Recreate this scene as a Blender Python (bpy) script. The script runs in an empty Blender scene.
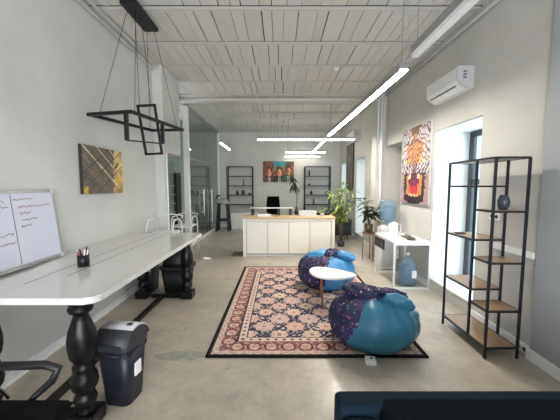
import bpy, bmesh, math, random
from mathutils import Vector, Matrix, noise
random.seed(7)
S = bpy.context.scene
C = S.collection
PI = math.pi
R = math.radians

# ---------------------------------------------------------------- camera, sky, light, exposure
cam = bpy.data.cameras.new('camera'); co = bpy.data.objects.new('camera', cam); C.objects.link(co)
cam.sensor_fit = 'HORIZONTAL'; cam.sensor_width = 36; cam.lens = 36*290/560
cam.clip_start = 0.05
co.location = (0, 0, 1.6); co.rotation_euler = (PI/2-math.atan(24/290), 0, 0)
S.camera = co

w = bpy.data.worlds.new('sky'); S.world = w; w.use_nodes = True
bg = w.node_tree.nodes['Background']; bg.inputs[0].default_value = (0.70, 0.86, 1.0, 1); bg.inputs[1].default_value = 0.9

def area(name, loc, rot, sx, sy, power, col):
    l = bpy.data.lights.new(name, 'AREA'); l.shape = 'RECTANGLE'; l.size = sx; l.size_y = sy
    l.energy = power; l.color = col
    o = bpy.data.objects.new(name, l); C.objects.link(o); o.location = loc; o.rotation_euler = rot
    return o
# daylight coming in through the window niches on the right
DAY = (0.62, 0.83, 1.0)
for y0, y1, p in ((3.42, 4.5, 22), (8.04, 9.0, 3), (10.3, 11.2, 7)):
    area('window_daylight', (3.0, (y0+y1)/2, 1.3), (0, PI/2, 0), 2.3, y1-y0, p, DAY)
area('fill_light', (0.2, -2.9, 1.5), (PI/2, 0, 0), 3.4, 2.0, 185, (0.95, 0.98, 1.0))  # general fill added behind the camera, its source is out of view
area('fill_light', (-4.7, 7.5, 2.2), (0, -PI/2, 0), 1.6, 2.0, 60, (0.93, 0.98, 1.0))  # fill added inside the hall to brighten it, no window there

S.view_settings.view_transform = 'Standard'; S.view_settings.look = 'None'
S.view_settings.gamma = 1; S.view_settings.use_curve_mapping = False
S.view_settings.exposure = 0.64

# ---------------------------------------------------------------- materials
def c8(r, g, b):
    f = lambda v: ((v/255+0.055)/1.055)**2.4 if v > 10 else v/255/12.92
    return (f(r), f(g), f(b), 1)
def mat(name, col, rough=0.5, metal=0.0, var=0.0, scale=6.0, bump=0.0, bscale=40.0, stretch=None, spec=None, coat=0):
    m = bpy.data.materials.new(name); m.use_nodes = True
    nt = m.node_tree; n = nt.nodes; l = nt.links; b = n['Principled BSDF']
    b.inputs['Base Color'].default_value = col; b.inputs['Roughness'].default_value = rough
    b.inputs['Metallic'].default_value = metal
    if spec is not None: b.inputs['Specular IOR Level'].default_value = spec
    if coat: b.inputs['Coat Weight'].default_value = coat
    tc = n.new('ShaderNodeTexCoord'); mp = n.new('ShaderNodeMapping'); l.new(tc.outputs['Object'], mp.inputs[0])
    if stretch: mp.inputs['Scale'].default_value = stretch
    if var:
        no = n.new('ShaderNodeTexNoise'); no.inputs['Scale'].default_value = scale; no.inputs['Detail'].default_value = 7
        no.inputs['Roughness'].default_value = 0.6
        l.new(mp.outputs[0], no.inputs['Vector'])
        cr = n.new('ShaderNodeValToRGB'); l.new(no.outputs['Fac'], cr.inputs[0])
        cr.color_ramp.elements[0].position = 0.3; cr.color_ramp.elements[1].position = 0.7
        cr.color_ramp.elements[0].color = tuple(v*(1-var) for v in col[:3])+(1,)
        cr.color_ramp.elements[1].color = tuple(min(1, v*(1+var)) for v in col[:3])+(1,)
        l.new(cr.outputs[0], b.inputs['Base Color'])
    if bump:
        nb = n.new('ShaderNodeTexNoise'); nb.inputs['Scale'].default_value = bscale; nb.inputs['Detail'].default_value = 5
        l.new(mp.outputs[0], nb.inputs['Vector'])
        bp = n.new('ShaderNodeBump'); bp.inputs['Strength'].default_value = bump; bp.inputs['Distance'].default_value = 0.02
        l.new(nb.outputs['Fac'], bp.inputs['Height']); l.new(bp.outputs[0], b.inputs['Normal'])
    return m
def emit(name, col, s):
    m = bpy.data.materials.new(name); m.use_nodes = True; b = m.node_tree.nodes['Principled BSDF']
    b.inputs['Base Color'].default_value = (0.8, 0.8, 0.8, 1)
    b.inputs['Emission Color'].default_value = col; b.inputs['Emission Strength'].default_value = s
    return m
def glass(name, tint, ior=1.45, rough=0.02):
    m = bpy.data.materials.new(name); m.use_nodes = True; n = m.node_tree.nodes; l = m.node_tree.links
    n.remove(n['Principled BSDF']); out = n['Material Output']
    t = n.new('ShaderNodeBsdfTransparent'); t.inputs[0].default_value = tint
    g = n.new('ShaderNodeBsdfGlossy'); g.inputs['Roughness'].default_value = rough
    lw = n.new('ShaderNodeLayerWeight'); pw = n.new('ShaderNodeMath'); pw.operation = 'POWER'; pw.inputs[1].default_value = 5
    f = n.new('ShaderNodeMath'); f.operation = 'MULTIPLY_ADD'; f.inputs[1].default_value = .95; f.inputs[2].default_value = ((ior-1)/(ior+1))**2
    lw.inputs[0].default_value = .5; l.new(lw.outputs['Facing'], pw.inputs[0]); l.new(pw.outputs[0], f.inputs[0])
    x = n.new('ShaderNodeMixShader'); l.new(f.outputs[0], x.inputs[0]); l.new(t.outputs[0], x.inputs[1]); l.new(g.outputs[0], x.inputs[2])
    l.new(x.outputs[0], out.inputs[0]); return m
def painted(name, rough=0.6, bump=0.0, bscale=200):
    m = mat(name, (0.5, 0.5, 0.5, 1), rough, bump=bump, bscale=bscale)
    n = m.node_tree.nodes; a = n.new('ShaderNodeVertexColor'); a.layer_name = 'paint'
    m.node_tree.links.new(a.outputs[0], n['Principled BSDF'].inputs['Base Color']); return m

def bottle_mat():
    m = glass('blue_bottle_plastic', (.84, .92, .96, 1), 1.45, .1); n = m.node_tree.nodes; l = m.node_tree.links
    d = n.new('ShaderNodeBsdfDiffuse'); d.inputs[0].default_value = c8(145, 172, 194)
    x = n.new('ShaderNodeMixShader'); x.inputs[0].default_value = .3; out = n['Material Output']
    l.new(out.inputs[0].links[0].from_socket, x.inputs[1]); l.new(d.outputs[0], x.inputs[2]); l.new(x.outputs[0], out.inputs[0]); return m
def frosted():
    m = glass('green_glass', (.66, .78, .72, 1), 1.5); n = m.node_tree.nodes; l = m.node_tree.links
    d = n.new('ShaderNodeBsdfDiffuse'); d.inputs[0].default_value = c8(168, 180, 172)
    x = n.new('ShaderNodeMixShader'); x.inputs[0].default_value = .35; out = n['Material Output']
    l.new(out.inputs[0].links[0].from_socket, x.inputs[1]); l.new(d.outputs[0], x.inputs[2]); l.new(x.outputs[0], out.inputs[0]); return m
def floor_material():
    m = mat('polished_concrete', c8(180, 171, 157), 0.33, bump=0.05, bscale=30)
    n = m.node_tree.nodes; l = m.node_tree.links; b = n['Principled BSDF']
    tc = n.new('ShaderNodeTexCoord')
    def nz(s, d, r, lo, hi):
        a = n.new('ShaderNodeTexNoise'); a.inputs['Scale'].default_value = s; a.inputs['Detail'].default_value = d
        a.inputs['Roughness'].default_value = r; l.new(tc.outputs['Object'], a.inputs['Vector'])
        k = n.new('ShaderNodeMapRange'); k.inputs[1].default_value = 0.3; k.inputs[2].default_value = 0.7
        k.inputs[3].default_value = lo; k.inputs[4].default_value = hi; l.new(a.outputs['Fac'], k.inputs[0]); return k.outputs[0]
    a = nz(1.1, 8, .65, .70, 1.16); c = nz(7, 10, .8, .78, 1.16); d = nz(60, 3, .6, .92, 1.07)
    m1 = n.new('ShaderNodeMath'); m1.operation = 'MULTIPLY'; l.new(a, m1.inputs[0]); l.new(c, m1.inputs[1])
    m2 = n.new('ShaderNodeMath'); m2.operation = 'MULTIPLY'; l.new(m1.outputs[0], m2.inputs[0]); l.new(d, m2.inputs[1])
    vm = n.new('ShaderNodeVectorMath'); vm.operation = 'SCALE'; vm.inputs[0].default_value = c8(180, 171, 157)[:3]
    l.new(m2.outputs[0], vm.inputs['Scale']); l.new(vm.outputs[0], b.inputs['Base Color'])
    r = nz(3, 6, .6, .26, .45); l.new(r, b.inputs['Roughness'])
    return m
def star_fabric():
    m = mat('star_print_fabric', c8(34, 30, 66), 0.75)
    n = m.node_tree.nodes; l = m.node_tree.links; b = n['Principled BSDF']
    tc = n.new('ShaderNodeTexCoord')
    v = n.new('ShaderNodeTexVoronoi'); v.inputs['Scale'].default_value = 24; l.new(tc.outputs['Object'], v.inputs['Vector'])
    st = n.new('ShaderNodeMath'); st.operation = 'LESS_THAN'; st.inputs[1].default_value = 0.26; l.new(v.outputs['Distance'], st.inputs[0])
    hs = n.new('ShaderNodeHueSaturation'); hs.inputs['Color'].default_value = c8(190, 150, 200)
    sp = n.new('ShaderNodeSeparateColor'); l.new(v.outputs['Color'], sp.inputs[0])
    cr = n.new('ShaderNodeValToRGB'); l.new(sp.outputs[0], cr.inputs[0]); cr.color_ramp.interpolation = 'CONSTANT'
    cr.color_ramp.elements[0].color = c8(110, 90, 150); cr.color_ramp.elements[1].color = c8(170, 165, 190); cr.color_ramp.elements[1].position = .35
    for p, q in ((.55, c8(170, 70, 100)), (.68, c8(70, 110, 170)), (.85, c8(190, 140, 130))):
        e = cr.color_ramp.elements.new(p); e.color = q
    no = n.new('ShaderNodeTexNoise'); no.inputs['Scale'].default_value = 4.5; l.new(tc.outputs['Object'], no.inputs['Vector'])
    c2 = n.new('ShaderNodeValToRGB'); l.new(no.outputs['Fac'], c2.inputs[0])
    c2.color_ramp.elements[0].color = c8(30, 31, 60); c2.color_ramp.elements[0].position = .54
    c2.color_ramp.elements[1].color = c8(58, 44, 92); c2.color_ramp.elements[1].position = .66
    mx = n.new('ShaderNodeMix'); mx.data_type = 'RGBA'
    l.new(st.outputs[0], mx.inputs[0]); l.new(c2.outputs[0], mx.inputs[6]); l.new(cr.outputs[0], mx.inputs[7])
    l.new(mx.outputs[2], b.inputs['Base Color']); return m

M = dict(
    plaster=mat('white_plaster', c8(203, 203, 199), 0.85, var=.08, scale=1.3, bump=.12, bscale=14),
    plaster_warm=mat('beige_plaster', c8(192, 190, 185), 0.85, var=.06, scale=2.2, bump=.12, bscale=10),
    plaster_back=mat('back_plaster', c8(198, 198, 193), 0.85, var=.05, scale=1.5, bump=.1, bscale=8),
    plaster_grey=mat('grey_near_wall', c8(158, 161, 164), 0.6, var=.05, scale=2),
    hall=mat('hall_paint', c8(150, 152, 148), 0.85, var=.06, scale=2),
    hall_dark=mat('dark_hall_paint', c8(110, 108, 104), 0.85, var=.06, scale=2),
    board=mat('whitewashed_board', c8(205, 202, 198), 0.75, var=.03, scale=3, stretch=(8, .6, 1)),
    board2=mat('whitewashed_board_dull', c8(200, 197, 192), 0.75, var=.03, scale=3, stretch=(8, .6, 1)),
    gap=mat('dark_gap', c8(30, 26, 24), 0.9),
    whitepaint=mat('white_paint', c8(238, 239, 238), 0.5, var=.02),
    floor=floor_material(),
    gloss_white=mat('glossy_white_top', c8(214, 213, 210), 0.08, spec=.7, var=.015),
    lam=mat('white_laminate', c8(226, 226, 224), 0.35, var=.01),
    lam_edge=mat('white_laminate_edge', c8(205, 205, 203), 0.4),
    wood=mat('oak', c8(158, 130, 100), 0.3, var=.14, scale=5, stretch=(10, 1, 10)),
    wood_top=mat('pale_wood', c8(205, 178, 140), 0.45, var=.08, scale=5, stretch=(1, 10, 10)),
    legwood=mat('walnut_leg', c8(128, 82, 58), 0.45, var=.1, scale=8),
    black=mat('black_metal', c8(22, 22, 25), 0.42, .3),
    shelfblack=mat('dark_blue_black_metal', c8(28, 31, 42), 0.45, .2),
    blackwood=mat('black_lacquered_wood', c8(9, 9, 11), 0.36, spec=.35),
    blackplastic=mat('black_plastic', c8(18, 19, 22), 0.5, var=.08, scale=20),
    blackfabric=mat('black_fabric', c8(12, 12, 14), 0.95, spec=.2, bump=.2, bscale=300),
    chrome=mat('chrome', c8(200, 200, 205), 0.15, 1),
    alu=mat('aluminium', c8(185, 186, 188), 0.3, .8),
    navy_plastic=mat('navy_bin_plastic', c8(24, 27, 42), 0.45, var=.05, scale=10),
    grey_plastic=mat('grey_plastic', c8(192, 193, 195), 0.42),
    dgrey_plastic=mat('dark_grey_plastic', c8(46, 48, 54), 0.45),
    white_plastic=mat('white_plastic', c8(228, 229, 228), 0.35),
    ac_side=mat('ac_side_plastic', c8(176, 177, 178), 0.45),
    teal=mat('teal_fabric', c8(48, 110, 136), 0.42, var=.08, scale=5, bump=.25, bscale=12),
    blue=mat('blue_fabric', c8(60, 134, 182), 0.45, var=.08, scale=5, bump=.25, bscale=12),
    lam_cream=mat('cream_laminate', c8(226, 222, 213), 0.4, var=.01), stars=star_fabric(),
    navy=mat('navy_velvet', c8(8, 26, 38), 0.8, spec=.15, var=.12, scale=9),
    darknavy=mat('dark_navy_velvet', c8(6, 12, 19), 0.9, spec=.1, var=.1, scale=9),
    leaf=mat('bamboo_leaf', c8(148, 166, 92), 0.5, var=.3, scale=5),
    leaf_dark=mat('dark_leaf', c8(38, 62, 42), 0.4, var=.3, scale=8),
    stem=mat('plant_stem', c8(96, 88, 60), 0.6, var=.15),
    soil=mat('soil', c8(50, 40, 32), .95),
    potwhite=mat('white_pot', c8(215, 215, 210), .4),
    potdark=mat('dark_blue_pot', c8(34, 42, 52), .5, var=.1),
    frame_dark=mat('dark_window_frame', c8(62, 66, 72), 0.4),
    lamp_on=emit('lamp_diffuser_lit', (1, 0.93, 0.83, 1), 82.0),
    lamp_far=emit('far_lamp_diffuser_lit', (1, 0.94, 0.85, 1), 9.0),
    lamp_off=mat('lamp_diffuser', c8(236, 238, 238), .35),
    housing=mat('lamp_housing', c8(150, 152, 152), .4, .3),
    glass_clear=glass('clear_glass', (.96, .98, .97, 1)),
    glass_part=glass('partition_glass', (.66, .71, .69, 1), 1.7),
    glass_green=frosted(),
    bottle=bottle_mat(),
    paper=mat('paper_white', c8(232, 232, 234), .7),
    wb=mat('whiteboard_surface', c8(212, 214, 228), .18),
    red=mat('red_ink', c8(165, 60, 85), .7), ink=mat('dark_ink', c8(90, 70, 90), .7),
    paint=painted('painted_canvas', .6), rug=painted('rug_pile', .95, .3, 250),
    canvas_edge=mat('dark_canvas_edge', c8(45, 40, 38), .7), canvas_white=mat('white_canvas_edge', c8(215, 210, 205), .7),
    vase=mat('dark_vase', c8(60, 64, 78), .25, var=.3, scale=40),
    stain=mat('worn_green_stain', c8(146, 148, 132), .4, var=.25, scale=12),
    patt=mat('grey_patterned_fabric', c8(160, 158, 152), .8, var=.4, scale=25),
    pink=mat('pink_plastic', c8(190, 70, 95), .4),
)

# ---------------------------------------------------------------- mesh helpers
class MB:
    def __init__(s): s.bm = bmesh.new(); s.mi = 0
    def _tag(s, before):
        for f in s.bm.faces:
            if f.index == -1 or f not in before: f.material_index = s.mi
    def box(s, x0, x1, y0, y1, z0, z1, bevel=0, seg=2, m=0):
        t = bmesh.new(); bmesh.ops.create_cube(t, size=1)
        for v in t.verts: v.co = Vector(((x0+x1)/2+v.co.x*(x1-x0), (y0+y1)/2+v.co.y*(y1-y0), (z0+z1)/2+v.co.z*(z1-z0)))
        if bevel: bmesh.ops.bevel(t, geom=list(t.edges), offset=bevel, segments=seg, profile=.5, affect='EDGES', clamp_overlap=True)
        return s.add(t, m)
    def add(s, t, m=0, mtx=None):
        if mtx is not None: bmesh.ops.transform(t, matrix=mtx, verts=t.verts)
        vm = {v: s.bm.verts.new(v.co) for v in t.verts}
        for f in t.faces:
            try: nf = s.bm.faces.new([vm[v] for v in f.verts]); nf.material_index = m; nf.smooth = f.smooth
            except ValueError: pass
        t.free(); return s
    def tube(s, pts, r, n=10, m=0, square=False):
        pts = [Vector(p) for p in pts]; rs = r if isinstance(r, (list, tuple)) else [r]*len(pts)
        if square: n = 4
        t = bmesh.new(); rings = []; up = None
        for i, p in enumerate(pts):
            d = (pts[min(i+1, len(pts)-1)]-pts[max(i-1, 0)]).normalized()
            if up is None:
                up = Vector((0, 0, 1)) if abs(d.z) < .9 else Vector((1, 0, 0))
            a = d.cross(up).normalized(); b = a.cross(d).normalized(); up = b
            k = rs[i]*(math.sqrt(2) if square else 1); o = PI/4 if square else 0
            rings.append([t.verts.new(p+a*math.cos(o+2*PI*j/n)*k+b*math.sin(o+2*PI*j/n)*k) for j in range(n)])
        for i in range(len(rings)-1):
            for j in range(n):
                f = t.faces.new((rings[i][j], rings[i][(j+1) % n], rings[i+1][(j+1) % n], rings[i+1][j])); f.smooth = not square
        t.faces.new(rings[0][::-1]); t.faces.new(rings[-1])
        return s.add(t, m)
    def lathe(s, prof, cx=0, cy=0, n=28, m=0, sx=1, sy=1, fn=None):
        t = bmesh.new(); rings = []
        for (r, z) in prof:
            ring = []
            for j in range(n):
                a = 2*PI*j/n; rr = r*(fn(a, z) if fn else 1)
                ring.append(t.verts.new((cx+rr*sx*math.cos(a), cy+rr*sy*math.sin(a), z)))
            rings.append(ring)
        for i in range(len(rings)-1):
            for j in range(n):
                f = t.faces.new((rings[i][j], rings[i][(j+1) % n], rings[i+1][(j+1) % n], rings[i+1][j])); f.smooth = True
        t.faces.new(rings[0][::-1]); t.faces.new(rings[-1])
        return s.add(t, m)
    def prism(s, poly, z0, z1, m=0, bevel=0):
        t = bmesh.new(); a = [t.verts.new((x, y, z0)) for x, y in poly]; b = [t.verts.new((x, y, z1)) for x, y in poly]
        t.faces.new(a[::-1]); t.faces.new(b)
        for i in range(len(poly)):
            j = (i+1) % len(poly); t.faces.new((a[i], a[j], b[j], b[i]))
        if bevel: bmesh.ops.bevel(t, geom=[e for e in t.edges if abs(e.verts[0].co.z-e.verts[1].co.z) < 1e-6], offset=bevel, segments=2, affect='EDGES')
        return s.add(t, m)
    def quad(s, a, b, c, d, m=0):
        f = s.bm.faces.new([s.bm.verts.new(p) for p in (a, b, c, d)]); f.material_index = m; return s
    def build(s, name, mats, parent=None, recalc=True):
        if recalc: bmesh.ops.recalc_face_normals(s.bm, faces=s.bm.faces)
        me = bpy.data.meshes.new(name); s.bm.to_mesh(me); s.bm.free()
        for m in (mats if isinstance(mats, (list, tuple)) else [mats]): me.materials.append(m)
        o = bpy.data.objects.new(name, me); C.objects.link(o)
        if parent: o.parent = parent
        return o
def box(name, m, x0, x1, y0, y1, z0, z1, parent=None, bevel=0):
    return MB().box(x0, x1, y0, y1, z0, z1, bevel).build(name, m, parent)
def struct(o): o['kind'] = 'structure'; return o
def tag(o, label, cat, group=None, kind=None):
    o['label'] = label; o['category'] = cat
    if group: o['group'] = group
    if kind: o['kind'] = kind
    return o
def thing(name, label, cat, loc=(0, 0, 0), rz=0, group=None):
    o = bpy.data.objects.new(name, None); C.objects.link(o); o.location = loc; o.rotation_euler = (0, 0, rz)
    o.empty_display_size = .1
    return tag(o, label, cat, group)
def kids(o): return [c for c in bpy.data.objects if c.parent == o]
def copy_tree(o, parent=None):
    c = o.copy(); C.objects.link(c); c.parent = parent
    for k in kids(o): copy_tree(k, c)
    return c
def picture(name, w, h, fn, nx, ny, parent, m):
    """upright sheet in the local XZ plane facing -Y, each small face painted by fn(u, v)"""
    me = bpy.data.meshes.new(name); vs = []; fs = []; cols = []
    for j in range(ny+1):
        for i in range(nx+1): vs.append((w*(i/nx-.5), 0, h*(j/ny-.5)))
    for j in range(ny):
        for i in range(nx):
            a = j*(nx+1)+i; fs.append((a, a+1, a+nx+2, a+nx+1)); cols.append(fn((i+.5)/nx, (j+.5)/ny))
    me.from_pydata(vs, [], fs); at = me.color_attributes.new('paint', 'FLOAT_COLOR', 'CORNER')
    buf = []
    for c in cols: buf += list(c8(*c))*4
    at.data.foreach_set('color', buf); me.materials.append(m)
    o = bpy.data.objects.new(name, me); C.objects.link(o); o.parent = parent; return o

# ================================================================= SETTING
H = 3.67
LX = -2.2; RX = 2.34; BY = 11.4; FY = -2.8; GX = -2.4
struct(box('floor', M['floor'], -4.8, 3.3, FY-.2, BY+.2, -.12, 0))
# ceiling: boards running along the room between cross beams
beams = [-2.0, -1.2, -.4, .4, 1.2, 2.0, 2.8, 3.6, 4.43, 5.23, 6.0, 6.8, 7.6, 8.4, 9.2, 10.0, 10.8]
mb = MB(); mb.box(-4.8, 2.9, FY-.2, BY+.2, H+.02, H+.1, m=2)
edges = [FY]+beams+[BY+.1]
for a, b in zip(edges[:-1], edges[1:]):
    x = -4.7 if a > 5.9 else -2.3
    while x < 2.35:
        wd = random.uniform(.11, .24)
        g = random.choice((.005, .008, .011, .015))
        mb.box(x, min(x+wd-g, 2.4), a+.026, b-.085, H-random.uniform(0, .003), H+.03, m=random.choice((0, 0, 1)))
        x += wd
struct(mb.build('ceiling', [M['board'], M['board2'], M['gap']]))
for i, y in enumerate(beams):
    mb = MB(); mb.box(-4.7 if y > 5.9 else -2.3, 2.35, y-.034, y+.0265, H-.004, H+.02)
    struct(mb.build('trim_%d' % (i+1), M['board2']))
struct(MB().box(-2.4, 2.3, 7.0, 7.25, H-.07, H-.01, .01).build('trim_30', M['board2']))
# walls
mb = MB(); mb.box(-2.4, LX, FY, 5.15, 0, H)
struct(mb.build('wall_left', M['plaster']))
mb = MB(); mb.box(-2.4, -2.03, 5.15, 5.25, 0, H); mb.box(-2.4, -2.03, 5.25, 6.0, 2.2, H); mb.box(-2.4, -2.2, 5.25, 5.3, 0, 2.2)
struct(mb.build('wall_doorway', M['plaster']))
mb = MB(); mb.box(-2.05, -2.018, 5.235, 5.262, 0, 2.2); struct(mb.build('trim_31', M['whitepaint']))
mb = MB(); wins = [(3.42, 4.47, .15, 2.42), (5.63, 6.47, .15, 2.46), (8.04, 9.0, .15, 2.42), (10.35, 11.15, .15, 2.42)]
y = 2.57
for (a, b, z0, z1) in wins:
    mb.box(RX, 2.935, y, a, 0, H); mb.box(RX, 2.935, a, b, z1, H); mb.box(RX, 2.935, a, b, 0, z0); y = b
mb.box(2.68, 2.935, 5.63, 6.47, .15, 2.46); mb.box(RX, 2.935, y, BY+.2, 0, H)
struct(mb.build('wall_right', M['plaster_warm']))
struct(box('wall_right_near', M['plaster_grey'], 2.31, 2.935, FY, 2.57, 0, H))  # near part of the right wall, darker grey than the rest
struct(box('wall_pilaster', M['plaster_warm'], 2.12, RX, 6.5, 6.8, 0, H-.02))
struct(box('wall_back', M['plaster_back'], -4.8, 2.935, BY, BY+.2, 0, H))
# hall behind the glass partition
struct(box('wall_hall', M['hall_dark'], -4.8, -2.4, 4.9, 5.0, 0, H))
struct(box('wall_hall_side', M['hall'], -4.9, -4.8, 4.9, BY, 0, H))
# unseen wall behind the camera, open where the fill light stands
mb = MB(); mb.box(-2.4, -1.5, FY-.2, FY, 0, H); mb.box(1.9, 2.935, FY-.2, FY, 0, H); mb.box(-1.5, 1.9, FY-.2, FY, 3.0, H); mb.box(-1.5, 1.9, FY-.2, FY, 0, .5)
struct(mb.build('wall_near', M['plaster']))
# white window reveals, sills, frames, panes
for i, (a, b, z0, z1) in enumerate(wins[:1]+wins[2:]):
    mb = MB(); mb.box(RX+.02, 2.9, b-.012, b-.002, z0, z1); mb.box(RX+.02, 2.9, a+.002, a+.012, z0, z1); mb.box(RX+.02, 2.9, a, b, z1-.012, z1-.002)
    wr = struct(mb.build('window_%d' % (i+1), M['whitepaint'] ))
    MB().box(RX-.01, 2.9, a+.01, b-.01, z0+.001, z0+.03, .004).build('window_sill', M['lam'], wr)
    f = MB(); X0, X1 = 2.87, 2.91
    f.box(X0, X1, a+.01, a+.08, z0+.03, z1-.01); f.box(X0, X1, b-.12, b-.01, z0+.03, z1-.01)
    f.box(X0, X1, a+.08, b-.09, z0+.03, z0+.1); f.box(X0, X1, a+.08, b-.09, z1-.1, z1-.01)
    f.box(X0, X1, a+.08, b-.09, 1.62, 1.70); f.box(X0, X1, b-.80, b-.76, z0+.1, z1-.1)
    f.build('window_frame', M['frame_dark'], wr)
    MB().box(2.885, 2.892, a+.08, b-.09, z0+.1, z1-.1).build('window_pane', M['glass_clear'], wr)
# baseboards
struct(box('baseboard_left', M['whitepaint'], LX, LX+.02, FY, 5.15, 0, .09))
mb = MB(); y = 2.57
for (a, b, z0, z1) in wins: mb.box(RX-.018, RX, y, a, 0, .1); y = b
mb.box(RX-.018, RX, y, BY, 0, .1); struct(mb.build('baseboard_right', M['whitepaint']))
mb = MB(); mb.box(2.292, 2.31, FY, 2.59, 0, .1); struct(mb.build('baseboard_near', M['whitepaint']))
struct(box('baseboard_back', M['whitepaint'], -2.35, RX, BY-.02, BY, 0, .08))
# glass partition
gp = bpy.data.objects.new('wall_glass', None); C.objects.link(gp); struct(gp)
box('glass_pane', M['glass_part'], GX-.005, GX+.005, 7.42, 9.3, .05, H-.06, gp)
box('glass_pane', M['glass_part'], GX-.005, GX+.005, 9.32, 11.3, .05, H-.06, gp)
box('green_glass_pane', M['glass_green'], GX-.005, GX+.005, 6.2, 7.28, .05, 3.2, gp)
MB().box(GX-.03, GX+.05, 6.0, BY, 0, .06).build('rail', M['whitepaint'], gp)
MB().box(GX-.03, GX+.03, 6.0, BY, H-.06, H).build('rail', M['alu'], gp)
box('post', M['whitepaint'], GX+.0, GX+.12, 7.28, 7.42, 0, H-.1, gp, .004)
box('post', M['whitepaint'], GX-.03, GX+.04, BY-.1, BY, 0, H-.06, gp, .004)
MB().box(GX-.02, GX+.02, 7.42, 9.95, 2.32, 2.36).build('transom', M['alu'], gp)
for y, z0, z1 in ((9.92, .35, 1.5), (8.9, .7, 1.5)):
    MB().tube([(GX+.07, y, z0), (GX+.07, y, z1)], .02).tube([(GX, y, z0+.1), (GX+.07, y, z0+.1)], .01).tube([(GX, y, z1-.1), (GX+.07, y, z1-.1)], .01).build('pull_handle', M['white_plastic'], gp)
# pipes and conduit
struct(MB().tube([(LX+.05, FY, H-.09), (LX+.05, 5.12, H-.09)], .018).tube([(LX+.11, FY, H-.05), (LX+.11, 5.12, H-.05)], .014).build('trim_32', M['whitepaint']))
struct(MB().tube([(RX-.04, 2.55, H-.11), (RX-.04, 6.48, H-.11)], .02).build('trim_33', M['ac_side']))
struct(MB().tube([(2.22, 6.46, 0), (2.22, 6.46, H-.02)], .028).build('trim_34', M['whitepaint']))
struct(MB().tube([(2.15, 6.47, 2.6), (2.15, 6.47, H-.02)], .012).tube([(2.27, 6.47, 2.4), (2.27, 6.47, H-.02)], .01).build('trim_35', M['whitepaint']))
struct(MB().box(RX-.03, RX-.001, 2.6, 3.15, .93, .99, .004).build('trim_36', M['whitepaint']))

# ================================================================= RUG
def rug_col(x, y, W=2.05, L=3.0):
    n = noise.noise(Vector((x*22, y*22, 3)))
    e = min(x, W-x, y, L-y)
    if e < .022: return (28, 28, 34)
    def mixc(a, b, t): return tuple(a[i]*(1-t)+b[i]*t for i in range(3))
    cream = (206, 192, 180); pink = (198, 156, 144); red = (156, 92, 86); navy = (42, 46, 70); rust = (190, 132, 114)
    # coordinate running along the border
    along = y if min(x, W-x) < min(y, L-y) else x
    if e < .09:
        t = math.sin(along*70)*math.sin(e*130)
        return mixc((204, 182, 168), (164, 122, 114), .6 if t+n*1.2 > .25 else 0)
    if e < .235:
        q = (along/.17) % 1; d = math.hypot((q-.5)*.17, e-.155)
        a = math.atan2(e-.155, (q-.5)*.17)
        if d < .05+.008*math.cos(a*6): return ((196, 160, 146) if n < .1 else cream) if d > .026 else rust
        if abs(d-.066) < .008: return (88, 50, 58)
        s = math.sin(along*75+math.sin(e*90)*2)
        return mixc(red, cream, .7) if s+n*1.6 > .55 else (red if s+n > -.95 else (96, 60, 72))
    if e < .255: return (70, 50, 60)
    if e < .325:
        q = (along/.085) % 1; d = math.hypot((q-.5)*.085, e-.29)
        if d < .024: return pink if d > .012 else navy
        return mixc(cream, (214, 192, 170), .5+.5*n)
    if e < .337: return (60, 44, 56)
    # field
    best = None
    fx = (x-W/2); fy = (y-L/2)
    for off in (0, 1):
        sx, sy = .35, .37
        cx = (round(fx/sx-off*.5)+off*.5)*sx; cy = (round(fy/sy-off*.5)+off*.5)*sy
        d = math.hypot(fx-cx, fy-cy)
        if best is None or d < best[0]: best = (d, math.atan2(fy-cy, fx-cx), off, cx, cy)
    d, a, off, cx, cy = best
    hsh = math.sin(cx*37.7+cy*91.3)*.5+.5; k = .092+.030*hsh+.012*math.cos(a*8)+.012*n
    if d < k:
        if d < .03: return rust if off else (150, 120, 110)
        if d < .04: return cream
        if abs(math.sin(a*8)) < .35 and d > .05: return (178, 136, 126)
        return mixc(((218, 200, 172), (210, 168, 152), (196, 180, 172))[int(hsh*2.99)], (206, 176, 160), .5+.5*n)
    if d < k+.012: return navy
    s = math.sin(x*52+2.5*math.sin(y*26))*math.sin(y*48+2.5*math.sin(x*30))
    if s+n*.9 > .42: return cream if n > 0 else pink
    if s+n*.9 < -.8: return (150, 134, 138)
    return navy
rt = thing('persian_rug', 'large red and navy floral persian rug with black edge binding on the concrete floor', 'rug', (.345, 4.1, 0), R(-.0))
NX, NY = 170, 250
me = bpy.data.meshes.new('rug_pile'); vs = []; fs = []; buf = []
for j in range(NY+1):
    for i in range(NX+1): vs.append((2.05*(i/NX-.5), 3.0*(j/NY-.5), .013))
for j in range(NY):
    for i in range(NX):
        a = j*(NX+1)+i; fs.append((a, a+1, a+NX+2, a+NX+1)); buf += list(c8(*rug_col(2.05*(i+.5)/NX, 3.0*(j+.5)/NY)))*4
me.from_pydata(vs, [], fs); at = me.color_attributes.new('paint', 'FLOAT_COLOR', 'CORNER'); at.data.foreach_set('color', buf); me.materials.append(M['rug'])
o = bpy.data.objects.new('pile', me); C.objects.link(o); o.parent = rt
mb = MB(); a, b = 1.045, 1.52
mb.box(-a, a, -b, -b+.03, 0, .016, .004); mb.box(-a, a, b-.02, b, 0, .016, .004); mb.box(-a, -a+.022, -b, b, 0, .016, .004); mb.box(a-.022, a, -b, b, 0, .016, .004)
mb.box(-a+.01, a-.01, -b+.01, b-.01, 0, .011)
mb.build('edge_binding', M['blackfabric'], rt)

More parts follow.
